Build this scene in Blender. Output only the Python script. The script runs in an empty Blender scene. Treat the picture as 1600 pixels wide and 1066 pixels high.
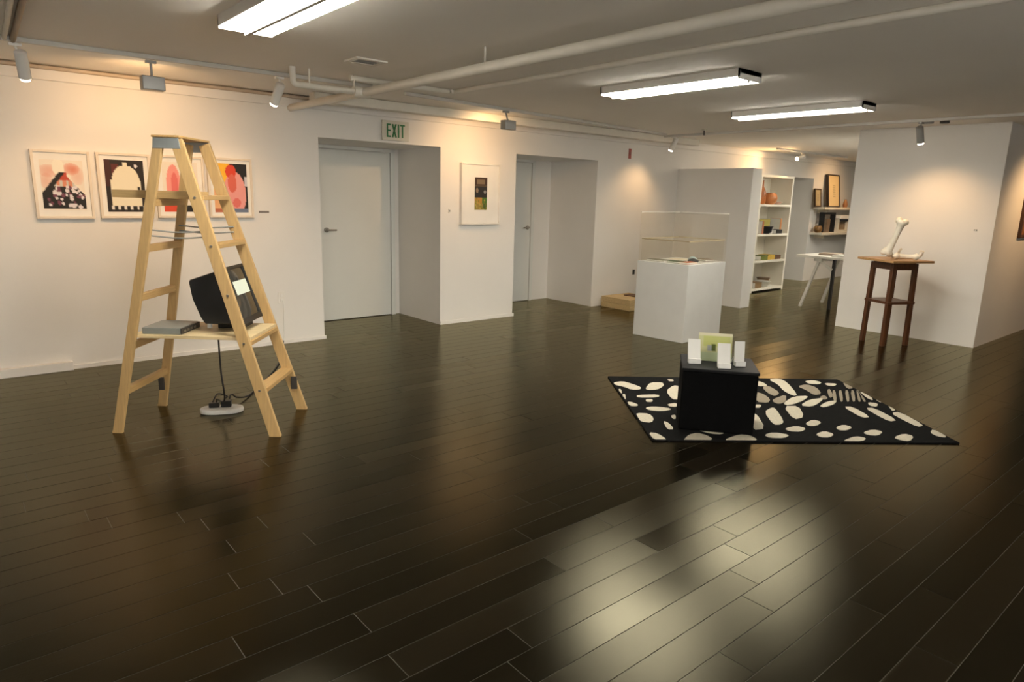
import bpy, bmesh, math, random
from mathutils import Vector, Matrix
random.seed(7)
S = bpy.context.scene
COL = S.collection

# ------------------------------------------------------------------ camera
F_PX, IMG_W, IMG_H = 1047.6, 1600, 1066
PITCH, ROLL, YAW, EYE = 0.21278771, 0.02685846, -0.7037174, 1.55
def cam_axes():
    f0 = Vector((-math.sin(YAW), math.cos(YAW), 0)); r0 = Vector((math.cos(YAW), math.sin(YAW), 0)); u0 = Vector((0, 0, 1))
    fwd = f0*math.cos(PITCH) - u0*math.sin(PITCH); up = u0*math.cos(PITCH) + f0*math.sin(PITCH)
    right = r0*math.cos(ROLL) + up*math.sin(ROLL); up2 = up*math.cos(ROLL) - r0*math.sin(ROLL)
    return right.normalized(), up2.normalized(), fwd.normalized()
RIGHT, UP, FWD = cam_axes()
cd = bpy.data.cameras.new('camera'); cam = bpy.data.objects.new('camera', cd); COL.objects.link(cam)
cd.sensor_width = 36; cd.lens = 36*F_PX/IMG_W; cd.clip_start = 0.05; cd.clip_end = 60
m = Matrix((RIGHT, UP, -FWD)).transposed().to_4x4(); m.translation = (0, 0, EYE); cam.matrix_world = m
S.camera = cam
def floor_pt(px, py, z=0.0):
    d = RIGHT*((px-800)/F_PX) - UP*((py-533)/F_PX) + FWD
    t = (z-EYE)/d.z
    return Vector((0, 0, EYE)) + d*t

# ------------------------------------------------------------------ world, exposure, light levels
w = bpy.data.worlds.new('world'); S.world = w; w.use_nodes = True
w.node_tree.nodes['Background'].inputs[0].default_value = (1.0, 0.97, 0.93, 1)   # sky brightness let in by the added front windows
w.node_tree.nodes['Background'].inputs[1].default_value = 9.5
S.view_settings.view_transform = 'Standard'; S.view_settings.look = 'None'
S.view_settings.gamma = 1; S.view_settings.use_curve_mapping = False
S.view_settings.exposure = 0.14
S.cycles.transparent_max_bounces = 24
FLUO = 46.0                       # fluorescent diffusers
FLUO_COL = (1.0, 0.95, 0.82)
WARM = (1.0, 0.60, 0.27)          # halogen track heads
SPOT_W = 18.5

# ------------------------------------------------------------------ materials
MATS = {}
def pm(name, base, rough=0.5, var=0.06, scale=8.0, bump=0.0, bscale=60.0, metal=0.0, spec=0.5, stretch=(1, 1, 1), sheen=0.0):
    if name in MATS: return MATS[name]
    mt = bpy.data.materials.new(name); mt.use_nodes = True; nt = mt.node_tree; b = nt.nodes['Principled BSDF']
    tc = nt.nodes.new('ShaderNodeTexCoord'); mp = nt.nodes.new('ShaderNodeMapping'); mp.inputs['Scale'].default_value = stretch
    nt.links.new(tc.outputs['Object'], mp.inputs[0])
    nz = nt.nodes.new('ShaderNodeTexNoise'); nz.inputs['Scale'].default_value = scale; nz.inputs['Detail'].default_value = 4
    nt.links.new(mp.outputs[0], nz.inputs['Vector'])
    cr = nt.nodes.new('ShaderNodeValToRGB')
    lo = [max(0, c*(1-var)) for c in base]; hi = [min(1, c*(1+var)) for c in base]
    cr.color_ramp.elements[0].position = 0.3; cr.color_ramp.elements[1].position = 0.7
    cr.color_ramp.elements[0].color = (*lo, 1); cr.color_ramp.elements[1].color = (*hi, 1)
    nt.links.new(nz.outputs['Fac'], cr.inputs[0]); nt.links.new(cr.outputs[0], b.inputs['Base Color'])
    b.inputs['Roughness'].default_value = rough; b.inputs['Metallic'].default_value = metal
    b.inputs['Specular IOR Level'].default_value = spec
    if sheen: b.inputs['Sheen Weight'].default_value = sheen
    if bump:
        n2 = nt.nodes.new('ShaderNodeTexNoise'); n2.inputs['Scale'].default_value = bscale; n2.inputs['Detail'].default_value = 3
        nt.links.new(mp.outputs[0], n2.inputs['Vector'])
        bp = nt.nodes.new('ShaderNodeBump'); bp.inputs['Strength'].default_value = bump; bp.inputs['Distance'].default_value = 0.01
        nt.links.new(n2.outputs['Fac'], bp.inputs['Height']); nt.links.new(bp.outputs[0], b.inputs['Normal'])
    MATS[name] = mt; return mt
def emit(name, col, strength, base=0.8):
    if name in MATS: return MATS[name]
    mt = bpy.data.materials.new(name); mt.use_nodes = True; nt = mt.node_tree; b = nt.nodes['Principled BSDF']
    b.inputs['Base Color'].default_value = (base, base, base, 1)
    b.inputs['Emission Color'].default_value = (*col, 1); b.inputs['Emission Strength'].default_value = strength
    MATS[name] = mt; return mt
def wood(name, base, rough=0.5, var=0.18, stretch=(3, 40, 40)):
    return pm(name, base, rough, var, 2.0, 0.08, 6.0, stretch=stretch)
def plank_material():
    mt = bpy.data.materials.new('dark_plank'); mt.use_nodes = True; nt = mt.node_tree; N = nt.nodes; L = nt.links; b = N['Principled BSDF']
    oi = N.new('ShaderNodeObjectInfo'); ge = N.new('ShaderNodeNewGeometry')
    ad = N.new('ShaderNodeMath'); ad.operation = 'ADD'; L.new(oi.outputs['Random'], ad.inputs[0]); L.new(ge.outputs['Random Per Island'], ad.inputs[1])
    fr = N.new('ShaderNodeMath'); fr.operation = 'FRACT'; L.new(ad.outputs[0], fr.inputs[0])
    mp = N.new('ShaderNodeMapping'); mp.inputs['Scale'].default_value = (2.5, 60, 1)
    L.new(ge.outputs['Position'], mp.inputs[0])
    nz = N.new('ShaderNodeTexNoise'); nz.inputs['Scale'].default_value = 1.5; nz.inputs['Detail'].default_value = 5; L.new(mp.outputs[0], nz.inputs['Vector'])
    c1 = N.new('ShaderNodeValToRGB'); c1.color_ramp.elements[0].color = (0.007, 0.0057, 0.0035, 1); c1.color_ramp.elements[1].color = (0.015, 0.0112, 0.0068, 1)
    L.new(fr.outputs[0], c1.inputs[0])
    mx = N.new('ShaderNodeMix'); mx.data_type = 'RGBA'; mx.blend_type = 'MULTIPLY'; mx.inputs['Factor'].default_value = 0.5
    L.new(c1.outputs[0], mx.inputs['A']); L.new(nz.outputs['Fac'], mx.inputs['B']); 
    mr = N.new('ShaderNodeMapRange'); mr.inputs['To Min'].default_value = 0.22; mr.inputs['To Max'].default_value = 0.28
    L.new(fr.outputs[0], mr.inputs['Value'])
    bp = N.new('ShaderNodeBump'); bp.inputs['Strength'].default_value = 0.03; bp.inputs['Distance'].default_value = 0.004
    L.new(nz.outputs['Fac'], bp.inputs['Height'])
    # dark stained wood under an amber varnish
    df = N.new('ShaderNodeBsdfDiffuse'); L.new(mx.outputs['Result'], df.inputs['Color'])
    gl = N.new('ShaderNodeBsdfAnisotropic'); gl.distribution = 'BECKMANN'; gl.inputs['Color'].default_value = (1.0, 0.93, 0.68, 1)
    L.new(mr.outputs[0], gl.inputs['Roughness'])
    fz = N.new('ShaderNodeFresnel'); fz.inputs['IOR'].default_value = 1.37
    for q in (df, gl, fz): L.new(bp.outputs[0], q.inputs['Normal'])
    ms = N.new('ShaderNodeMixShader'); L.new(fz.outputs[0], ms.inputs[0]); L.new(df.outputs[0], ms.inputs[1]); L.new(gl.outputs[0], ms.inputs[2])
    L.new(ms.outputs[0], N['Material Output'].inputs[0]); N.remove(b)
    return mt
def print_material():
    if 'print' in MATS: return MATS['print']
    mt = bpy.data.materials.new('printed_paper'); mt.use_nodes = True; nt = mt.node_tree; b = nt.nodes['Principled BSDF']
    a = nt.nodes.new('ShaderNodeVertexColor'); a.layer_name = 'print'
    nt.links.new(a.outputs[0], b.inputs['Base Color']); b.inputs['Roughness'].default_value = 0.7
    MATS['print'] = mt; return mt
def glass_material():
    mt = bpy.data.materials.new('clear_acrylic'); mt.use_nodes = True; nt = mt.node_tree; N = nt.nodes
    N.remove(N['Principled BSDF']); out = N['Material Output']
    tr = N.new('ShaderNodeBsdfTransparent'); tr.inputs[0].default_value = (0.985, 0.98, 0.965, 1)
    gl = N.new('ShaderNodeBsdfGlossy'); gl.inputs['Roughness'].default_value = 0.03
    lw = N.new('ShaderNodeLayerWeight'); lw.inputs[0].default_value = 0.5
    pw = N.new('ShaderNodeMath'); pw.operation = 'POWER'; pw.inputs[1].default_value = 5.0; nt.links.new(lw.outputs['Facing'], pw.inputs[0])
    fr = N.new('ShaderNodeMath'); fr.operation = 'MULTIPLY_ADD'; fr.inputs[1].default_value = 0.5; fr.inputs[2].default_value = 0.02; nt.links.new(pw.outputs[0], fr.inputs[0])
    mx = N.new('ShaderNodeMixShader'); nt.links.new(fr.outputs[0], mx.inputs[0]); nt.links.new(tr.outputs[0], mx.inputs[1]); nt.links.new(gl.outputs[0], mx.inputs[2])
    nt.links.new(mx.outputs[0], out.inputs[0]); return mt

M_WALL = pm('wall_paint', (0.80, 0.78, 0.75), 0.85, 0.02, 1.5, 0.02, 120, spec=0.3)
M_CEIL = pm('ceiling_paint', (0.90, 0.855, 0.79), 0.9, 0.02, 1.0, 0.03, 90, spec=0.2)
M_DOOR = pm('door_paint', (0.74, 0.75, 0.72), 0.5, 0.02, 2.0)
M_WHITE = pm('white_enamel', (0.80, 0.78, 0.74), 0.45, 0.03)
M_PIPE = pm('painted_pipe', (0.74, 0.70, 0.62), 0.5, 0.04)
M_GREY = pm('grey_metal', (0.36, 0.36, 0.35), 0.4, 0.05, metal=0.4)
M_DARK = pm('dark_metal', (0.05, 0.045, 0.04), 0.4, 0.1)
M_STEEL = pm('brushed_steel', (0.35, 0.33, 0.30), 0.35, 0.05, metal=0.9)
M_BLACK = pm('black_plastic', (0.012, 0.012, 0.013), 0.35, 0.1)
M_PINE = wood('pine', (0.54, 0.35, 0.15), 0.5, 0.10, (45, 45, 2.5))
M_PINE_T = wood('pine_tread', (0.52, 0.325, 0.13), 0.5, 0.10, (45, 2.5, 45))
M_PINE_L = wood('pale_pine', (0.72, 0.56, 0.32))
M_WALNUT = wood('walnut', (0.085, 0.030, 0.010), 0.4, 0.3, stretch=(30, 30, 3))
M_OAKTOP = wood('oak_top', (0.40, 0.22, 0.09), 0.4, 0.2, stretch=(3, 30, 30))
M_BONE = pm('plaster', (0.78, 0.72, 0.60), 0.7, 0.05, 20, 0.05, 40)
M_PAPER = pm('white_paper', (0.82, 0.81, 0.78), 0.8, 0.02)
M_FRAME = pm('pale_frame', (0.74, 0.66, 0.56), 0.5, 0.05)
M_RUG = pm('black_pile', (0.008, 0.008, 0.008), 0.95, 0.3, 60, 0.5, 400, spec=0.1)
M_RUGW = pm('cream_pile', (0.66, 0.60, 0.48), 0.95, 0.08, 60, 0.5, 400, spec=0.1)
M_RUGG = pm('taupe_pile', (0.34, 0.29, 0.22), 0.95, 0.1, 60, 0.5, 400, spec=0.1)
M_STOOL = pm('black_fabric', (0.003, 0.003, 0.0032), 0.9, 0.3, 40, 0.15, 300, spec=0.08)
M_STOOLT = pm('black_top', (0.006, 0.006, 0.007), 0.55, 0.2, 30, spec=0.15)
M_GLASS = glass_material()
M_CABLE = pm('black_cable', (0.015, 0.013, 0.012), 0.5, 0.1)

# ------------------------------------------------------------------ mesh builder
class MB:
    def __init__(s): s.v = []; s.f = []; s.sm = []
    def add(s, vs, fs, smooth=False):
        o = len(s.v); s.v += [Vector(v) for v in vs]; s.f += [[i+o for i in f] for f in fs]; s.sm += [smooth]*len(fs); return s
    def box(s, x0, x1, y0, y1, z0, z1, M=None):
        vs = [(x, y, z) for z in (z0, z1) for x, y in ((x0, y0), (x1, y0), (x1, y1), (x0, y1))]
        if M is not None: vs = [M @ Vector(v) for v in vs]
        return s.add(vs, [(3, 2, 1, 0), (4, 5, 6, 7), (0, 1, 5, 4), (1, 2, 6, 5), (2, 3, 7, 6), (3, 0, 4, 7)])
    def bar(s, a, b, w, t, side):
        """rectangular bar a->b, width w along `side`, thickness t across"""
        a, b = Vector(a), Vector(b); d = (b-a).normalized(); sd = Vector(side); sd = (sd - d*sd.dot(d)).normalized(); n = d.cross(sd)
        vs = [p + sd*(w/2*i) + n*(t/2*j) for p in (a, b) for i, j in ((-1, -1), (1, -1), (1, 1), (-1, 1))]
        return s.add(vs, [(3, 2, 1, 0), (4, 5, 6, 7), (0, 1, 5, 4), (1, 2, 6, 5), (2, 3, 7, 6), (3, 0, 4, 7)])
    def cyl(s, a, b, r0, r1=None, n=16, caps=True):
        a, b = Vector(a), Vector(b); r1 = r0 if r1 is None else r1; d = (b-a).normalized()
        x = d.orthogonal().normalized(); y = d.cross(x)
        ring = lambda p, r: [p + (x*math.cos(2*math.pi*i/n) + y*math.sin(2*math.pi*i/n))*r for i in range(n)]
        s.add(ring(a, r0)+ring(b, r1), [(i, (i+1) % n, n+(i+1) % n, n+i) for i in range(n)], True)
        if caps:
            s.add(ring(a, r0), [list(range(n))[::-1]]); s.add(ring(b, r1), [list(range(n))])
        return s
    def lathe(s, prof, c=(0, 0, 0), n=20):
        c = Vector(c); vs = [c + Vector((r*math.cos(2*math.pi*i/n), r*math.sin(2*math.pi*i/n), z)) for r, z in prof for i in range(n)]
        fs = [(k*n+i, k*n+(i+1) % n, (k+1)*n+(i+1) % n, (k+1)*n+i) for k in range(len(prof)-1) for i in range(n)]
        s.add(vs, fs, True); s.add(vs[:n], [list(range(n))[::-1]]); s.add(vs[-n:], [list(range(n))]); return s
    def tube(s, pts, r, n=8):
        pts = [Vector(p) for p in pts]
        vs = []; px = None
        for i, p in enumerate(pts):
            d = (pts[min(i+1, len(pts)-1)] - pts[max(i-1, 0)]).normalized()
            x = d.orthogonal().normalized() if px is None else (px - d*px.dot(d)).normalized()
            px = x; y = d.cross(x); rr = r[i] if isinstance(r, (list, tuple)) else r
            vs += [p + (x*math.cos(2*math.pi*k/n) + y*math.sin(2*math.pi*k/n))*rr for k in range(n)]
        fs = [(i*n+k, i*n+(k+1) % n, (i+1)*n+(k+1) % n, (i+1)*n+k) for i in range(len(pts)-1) for k in range(n)]
        s.add(vs, fs, True); s.add(vs[:n], [list(range(n))[::-1]]); s.add(vs[-n:], [list(range(n))]); return s
    def prism(s, poly, a, b, axes):
        """poly 2-D extruded: axes(u,v,w)->xyz, w from a to b"""
        n = len(poly); vs = [axes(u, v, a) for u, v in poly] + [axes(u, v, b) for u, v in poly]
        return s.add(vs, [list(range(n))[::-1], list(range(n, 2*n))] + [(i, (i+1) % n, n+(i+1) % n, n+i) for i in range(n)])
    def mesh(s, name):
        me = bpy.data.meshes.new(name); me.from_pydata([tuple(v) for v in s.v], [], s.f); me.polygons.foreach_set('use_smooth', s.sm)
        bm = bmesh.new(); bm.from_mesh(me); bmesh.ops.recalc_face_normals(bm, faces=bm.faces); bm.to_mesh(me); bm.free(); me.update(); return me
    def build(s, name, mat, parent=None, bevel=0.0, seg=2, loc=None, rot=None):
        me = s.mesh(name); me.materials.append(mat); return link(name, me, parent, bevel, seg, loc, rot)
def link(name, me, parent=None, bevel=0.0, seg=2, loc=None, rot=None):
    o = bpy.data.objects.new(name, me); COL.objects.link(o)
    if parent is not None: o.parent = parent
    if loc is not None: o.location = loc
    if rot is not None: o.rotation_euler = rot
    if bevel:
        bv = o.modifiers.new('bevel', 'BEVEL'); bv.width = bevel; bv.segments = seg; bv.limit_method = 'ANGLE'; bv.angle_limit = math.radians(40)
    return o
def tag(o, label, cat, group=None):
    o['label'] = label; o['category'] = cat
    if group: o['group'] = group
    return o
def thing(name, label, cat, loc=(0, 0, 0), rz=0.0, group=None):
    o = bpy.data.objects.new(name, None); COL.objects.link(o); o.location = loc; o.rotation_euler = (0, 0, rz); o.empty_display_size = 0.1
    return tag(o, label, cat, group)
def struct(o): o['kind'] = 'structure'; return o
def smooth_path(pts, k=6):
    P = [Vector(p) for p in pts]; P = [P[0]*2-P[1]] + P + [P[-1]*2-P[-2]]; out = []
    for i in range(1, len(P)-2):
        for j in range(k):
            t = j/k; a, b, c, d = P[i-1], P[i], P[i+1], P[i+2]
            out.append(0.5*((2*b)+(c-a)*t+(2*a-5*b+4*c-d)*t*t+(3*b-a-3*c+d)*t**3))
    out.append(P[-2]); return out

# ------------------------------------------------------------------ room shell
YW, CZ = 6.67, 2.46          # long picture wall, ceiling height
XL, XR, YF = -3.2, 17.0, -3.4
RECESS = [(3.02, 4.505, 2.08), (5.65, 7.15, 2.07), (11.95, 13.45, 2.05)]
RB = 7.62
base_mat = pm('floor_joint', (0.105, 0.095, 0.07), 0.6, 0.1)
fl = struct(MB().box(XL, XR, YF, RB+0.15, -0.12, -0.0014).build('floor', base_mat))
struct(MB().box(XL, XR, YF, RB+0.15, CZ, CZ+0.12).build('ceiling', M_CEIL))
b = MB(); x = XL
for x0, x1, zt in RECESS:
    b.box(x, x0, YW, RB+0.13, 0, CZ); b.box(x0, x1, YW, RB, zt, CZ); b.box(x0, x1, RB, RB+0.13, 0, CZ); x = x1
b.box(x, XR, YW, RB+0.13, 0, CZ)
struct(b.build('wall_back', M_WALL))
struct(MB().box(XL-0.12, XL, YF, RB+0.15, 0, CZ).build('wall_left', M_WALL))
struct(MB().box(XR, XR+0.12, YF, RB+0.15, 0, CZ).build('wall_right', M_WALL))
ADDED_WINS = [(-1.3, 0.5), (1.0, 2.8)]; WZ0, WZ1 = 0.5, 2.2  # two windows added behind the camera to brighten the room
b = MB(); x = XL
for x0, x1 in ADDED_WINS:
    b.box(x, x0, YF-0.12, YF, 0, CZ); b.box(x0, x1, YF-0.12, YF, 0, WZ0); b.box(x0, x1, YF-0.12, YF, WZ1, CZ); x = x1
b.box(x, XR, YF-0.12, YF, 0, CZ)
struct(b.build('wall_front', M_WALL))
for i, (x0, x1) in enumerate(ADDED_WINS):
    f = MB(); y0, y1 = YF-0.09, YF-0.03
    f.box(x0, x0+0.05, y0, y1, WZ0, WZ1).box(x1-0.05, x1, y0, y1, WZ0, WZ1).box(x0+0.05, x1-0.05, y0, y1, WZ0, WZ0+0.05).box(x0+0.05, x1-0.05, y0, y1, WZ1-0.05, WZ1).box((x0+x1)/2-0.02, (x0+x1)/2+0.02, y0, y1, WZ0+0.05, WZ1-0.05)
    wo = struct(f.build('added_window_%d' % (i+1), M_WHITE))
    for a, c in ((x0+0.05, (x0+x1)/2-0.02), ((x0+x1)/2+0.02, x1-0.05)): MB().box(a, c, YF-0.064, YF-0.060, WZ0+0.05, WZ1-0.05).build('pane', M_GLASS, wo)
struct(MB().box(8.83, 14.5, 2.30, 3.87, 0, CZ).build('wall_block', M_WALL))
struct(MB().box(9.00, 9.25, 5.37, YW, 0, 2.035).build('wall_partition', M_WALL, bevel=0.004))
struct(MB().box(XL, XR, YW-0.028, YW, 2.345, 2.43).build('trim_1', M_WALL, bevel=0.006))
struct(MB().box(XL, 0.73, YW-0.05, YW, 0, 0.075).build('baseboard_left', M_WALL, bevel=0.004))
struct(MB().box(0.73, 3.035, YW-0.012, YW, 0, 0.035).build('baseboard_back', M_WALL))
struct(MB().box(4.505, 5.665, YW-0.014, YW, 0, 0.04).build('baseboard_middle', M_WALL))
struct(MB().box(7.15, 9.0, YW-0.012, YW, 0, 0.04).build('baseboard_far', M_WALL))

# doors at the back of the recesses
def door(n, x0, x1, hx, side):
    d = struct(MB().box(x0, x1, RB-0.035, RB-0.002, 0.008, 2.03).build('door_%d' % n, M_DOOR, bevel=0.003))
    fr = MB(); fr.box(x0-0.06, x0-0.006, RB-0.05, RB, 0, 2.06).box(x1+0.006, x1+0.06, RB-0.05, RB, 0, 2.06).box(x0-0.06, x1+0.06, RB-0.05, RB, 2.036, 2.075)
    fr.build('door_frame', M_DOOR, d, 0.003)
    h = MB(); h.cyl((hx, RB-0.035, 1.10), (hx, RB-0.048, 1.10), 0.03); h.cyl((hx, RB-0.048, 1.10), (hx, RB-0.085, 1.10), 0.011)
    h.box(min(hx, hx+side*0.11), max(hx, hx+side*0.11), RB-0.095, RB-0.077, 1.09, 1.11)
    h.build('door_handle', M_STEEL, d, 0.003)
door(1, 3.42, 4.365, 3.50, 1); door(2, 5.83, 6.73, 6.675, -1); door(3, 12.1, 13.0, 12.2, 1)

# ------------------------------------------------------------------ floor planks (each 1.305 m x 0.1405 m, rows offset)
PL, PW = 1.305, 0.1405
OFFS = {-1: 1.02, -3: 1.005, 0: .62, 5: .82, 3: .74, -4: 1.42, -5: 1.305, -9: 1.32, -11: 1.215, -10: 1.655, -6: 1.125, -7: .995, 2: .86, 1: .96, 4: 1.12, 8: .72, 7: .79, -8: .62, 6: 1.01, 9: .445}
M_PLANK = plank_material()
def plank_verts(x0, x1, y0, y1):
    g, c = 0.0016, 0.0002; x0 += g; x1 -= g; y0 += g; y1 -= g
    vs = [(x, y, -0.010) for x, y in ((x0, y0), (x1, y0), (x1, y1), (x0, y1))] + [(x, y, -c) for x, y in ((x0, y0), (x1, y0), (x1, y1), (x0, y1))] \
        + [(x, y, 0) for x, y in ((x0+c, y0+c), (x1-c, y0+c), (x1-c, y1-c), (x0+c, y1-c))]
    fs = [(8, 9, 10, 11)] + [(i, (i+1) % 4, 4+(i+1) % 4, 4+i) for i in range(4)] + [(4+i, 4+(i+1) % 4, 8+(i+1) % 4, 8+i) for i in range(4)]
    return vs, fs
pmesh = MB().add(*plank_verts(-PL/2, PL/2, -PW/2, PW/2)).mesh('plank'); pmesh.materials.append(M_PLANK)
cells = []
k0 = int((YF-2.08)//PW)+1; k1 = int((RB-2.08)//PW)
for k in range(k0, k1+1):
    y0 = 2.08+PW*k; off = OFFS.get(k, random.random()*PL)
    n0 = int((XL-off)//PL)+1
    xx = off+n0*PL
    while xx+PL < XR:
        cells.append((xx, y0, off)); xx += PL
    cells.append((XL, y0, -(off+n0*PL-XL))); cells.append((xx, y0, -(XR-xx)))     # cut end pieces
def seen(x, y):
    for dx in (0, .5, 1):
        p = Vector((x+dx*PL, y+PW/2, -EYE)); dep = p.dot(FWD)
        if dep > 0.3:
            u = 800+F_PX*p.dot(RIGHT)/dep; v = 533-F_PX*p.dot(UP)/dep
            if -60 < u < 1660 and v < 1120: return p.length
    return None
vis = []; rest = []
for c in cells:
    if c[2] < 0: rest.append((c[0], c[0]-c[2], c[1])); continue
    d = seen(c[0], c[1])
    if d is None: rest.append((c[0], c[0]+PL, c[1]))
    else: vis.append((d, c))
vis.sort(key=lambda t: t[0])
for i, (d, c) in enumerate(vis):
    if i < 298:
        o = link('plank', pmesh, fl, loc=(c[0]+PL/2, c[1]+PW/2, 0))
    else: rest.append((c[0], c[0]+PL, c[1]))
rb = MB()
for x0, x1, y0 in rest:
    if x1-x0 > 0.02: rb.add(*plank_verts(x0, x1, y0, min(y0+PW, RB+0.14)))
# strip of boards against the near wall
ro = rb.build('far_planks', M_PLANK, fl); ro['kind'] = 'stuff'

# ------------------------------------------------------------------ ceiling lights
M_TRKD = pm('divider_grey', (0.5, 0.47, 0.45), 0.5, 0.03)
M_DIFF = emit('lit_diffuser', FLUO_COL, FLUO)
def fluorescent(x0, x1, y0, y1, label):
    cx, cy = (x0+x1)/2, (y0+y1)/2; hx, hy = (x1-x0)/2, (y1-y0)/2
    t = thing('fluorescent_light', label, 'ceiling light', (cx, cy, CZ), 0, 'fluorescent ceiling lights')
    h = MB(); h.box(-hx+0.015, hx-0.015, -hy, hy, -0.03, 0); h.box(-hx, -hx+0.012, -hy, hy, -0.055, 0).box(hx-0.012, hx, -hy, hy, -0.055, 0)
    h.build('housing', M_WHITE, t)
    MB().box(-0.012, 0.012, -hy+0.012, hy-0.012, -0.082, -0.03).build('divider', M_TRKD, t)
    for s in (-1, 1): MB().box(-hx, hx, min(s*hy, s*(hy-0.012)), max(s*hy, s*(hy-0.012)), -0.067, 0).build('end_cap', M_WHITE, t)
    for s in (-1, 1):
        a, c2 = sorted((s*0.0125, s*(hx-0.0125)))
        MB().box(a, c2, -hy+0.014, hy-0.014, -0.066, -0.031).build('diffuser', M_DIFF, t)
fluorescent(1.27, 1.565, 2.78, 4.02, 'fluorescent ceiling light with two lit strips cut off by the top edge')
fluorescent(4.36, 4.65, 2.78, 4.08, 'long fluorescent ceiling light in the middle, above the display plinth')
fluorescent(6.38, 6.65, 2.80, 4.12, 'farther fluorescent ceiling light, nearest to the tall wooden stand')
fluorescent(1.27, 1.565, -1.9, -0.66, 'unseen fluorescent fill light added behind the camera, nearest to the added front windows')  # unseen light added behind the camera for overall brightness
fluorescent(12.0, 12.28, 3.89, 5.10, 'added fluorescent fill light in the back room over the wall shelves, hidden behind the wall block')  # hidden light added to brighten the back room
fluorescent(10.30, 10.58, 3.885, 4.48, 'short added fluorescent fill light above the trestle table, hidden behind the wall block')  # hidden light added for the partition end and bookcase

# ------------------------------------------------------------------ tracks and track heads
M_TRK = pm('track_metal', (0.60, 0.58, 0.54), 0.4, 0.03)
M_LENS = emit('lit_lens', (1.0, 0.82, 0.58), 14.0)
def track(name, label, a, b, w=0.036):
    o = MB().bar(a, b, w, 0.03, (0, 0, 1) if False else Vector((b[0]-a[0], b[1]-a[1], 0)).cross(Vector((0, 0, 1)))).build(name, M_TRK, bevel=0.003)
    return tag(o, label, 'light track')
TZ = CZ-0.0152
track('lighting_track', 'grey lighting track on the ceiling parallel to the long picture wall', (XL+0.3, 5.66, TZ), (3.0, 5.50, TZ))
track('lighting_track', 'grey lighting track continuing past the exit sign toward the partition', (3.4, 5.62, TZ), (7.9, 6.10, TZ))
track('lighting_track', 'pale lighting track crossing the ceiling in front of the right wall block', (8.10, 6.3, TZ), (8.06, 0.6, TZ))
track('lighting_track', 'short lighting track above the bookcase in the back room', (10.9, 6.1, TZ), (13.5, 6.1, TZ))
def spot(label, base, head, aim, kind='can', power=SPOT_W, size=95, blend=0.9, mat=None, glow=M_LENS):
    mat = mat or M_WHITE
    t = thing('track_spotlight', label, 'spotlight', base, 0, 'track spotlights')
    B = Vector(base); h = Vector(head)-B; d = (Vector(aim)-Vector(head)).normalized()
    MB().box(-0.035, 0.035, -0.018, 0.018, -0.02, 0.0).build('adapter', mat, t, 0.003)
    if kind == 'can':
        a = h-d*0.085; e = h+d*0.085
        MB().cyl((0, 0, -0.02), a+d*0.05, 0.008).build('stem', mat, t)
        c = MB(); c.cyl(a-d*0.012, a, 0.022, 0.036, 20); c.cyl(a, e, 0.036, 0.036, 20); co = c.build('can', mat, t)
        l = MB(); l.cyl(e+d*0.0005, e+d*0.016, 0.034, 0.027, 20); l.build('lens', glow, co)
        lp = e+d*0.035
    else:
        MB().cyl((0, 0, -0.02), (h.x, h.y, h.z+0.04), 0.009).build('stem', mat, t)
        bo = MB().box(h.x-0.075, h.x+0.075, h.y-0.05, h.y+0.035, h.z-0.05, h.z+0.045).build('box_shade', mat, t, 0.006)
        MB().box(h.x-0.06, h.x+0.06, h.y+0.0355, h.y+0.042, h.z-0.035, h.z+0.03).build('lens', glow, bo)
        lp = Vector((h.x, h.y+0.075, h.z))
    ld = bpy.data.lights.new('lamp', 'SPOT'); ld.energy = power; ld.color = WARM; ld.spot_size = math.radians(size); ld.spot_blend = blend; ld.shadow_soft_size = 0.03
    lo = bpy.data.objects.new('lamp', ld); COL.objects.link(lo); lo.parent = t; lo.location = lp
    lo.rotation_euler = d.to_track_quat('-Z', 'Y').to_euler()
    return t
spot('cylinder spotlight at the far left end of the track', (0.50, 5.61, CZ-0.03), (0.53, 5.62, 2.30), (0.75, 6.67, 0.6))
spot('boxy wall-washer spotlight hanging above the black and white framed print', (1.285, 5.59, CZ-0.03), (1.285, 5.59, 2.275), (1.35, 6.67, 1.75), 'box', SPOT_W*1.75, 150, 1.0, M_GREY)
spot('cylinder spotlight above and right of the stepladder', (2.20, 5.54, CZ-0.03), (2.19, 5.57, 2.30), (1.95, 6.67, 0.8))
spot('boxy wall-washer spotlight above the single framed picture between the doors', (4.72, 5.76, CZ-0.03), (4.75, 5.76, 2.29), (5.0, 6.67, 1.6), 'box', SPOT_W*1.7, 150, 1.0, M_GREY)
spot('small lit spotlight near the corner of the long wall and partition', (8.10, 6.12, CZ-0.03), (8.08, 6.1, 2.325), (7.9, 6.67, 1.0), 'can', SPOT_W*1.0, 110)
spot('cylinder spotlight on the track in front of the right wall block', (8.08, 2.92, CZ-0.03), (8.10, 2.92, 2.30), (8.83, 2.85, 0.7), 'can', SPOT_W*1.5, 110, 0.9, M_GREY)
spot('small spotlight above the bookcase in the back room', (11.75, 6.1, CZ-0.03), (11.68, 6.08, 2.345), (10.0, 6.62, 1.75), 'can', SPOT_W*1.9, 140)
spot('added warm spotlight over the wall shelves, hidden behind the right wall block', (14.0, 5.5, CZ-0.03), (14.0, 5.52, 2.33), (13.9, 6.67, 1.4), 'can', SPOT_W*1.8, 120)  # out-of-sight head added to warm the wall shelves
track('lighting_track', 'short unseen lighting track added for the spotlight over the wall shelves', (13.4, 5.5, TZ), (15.2, 5.5, TZ))  # added to carry the hidden shelf spotlight
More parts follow.
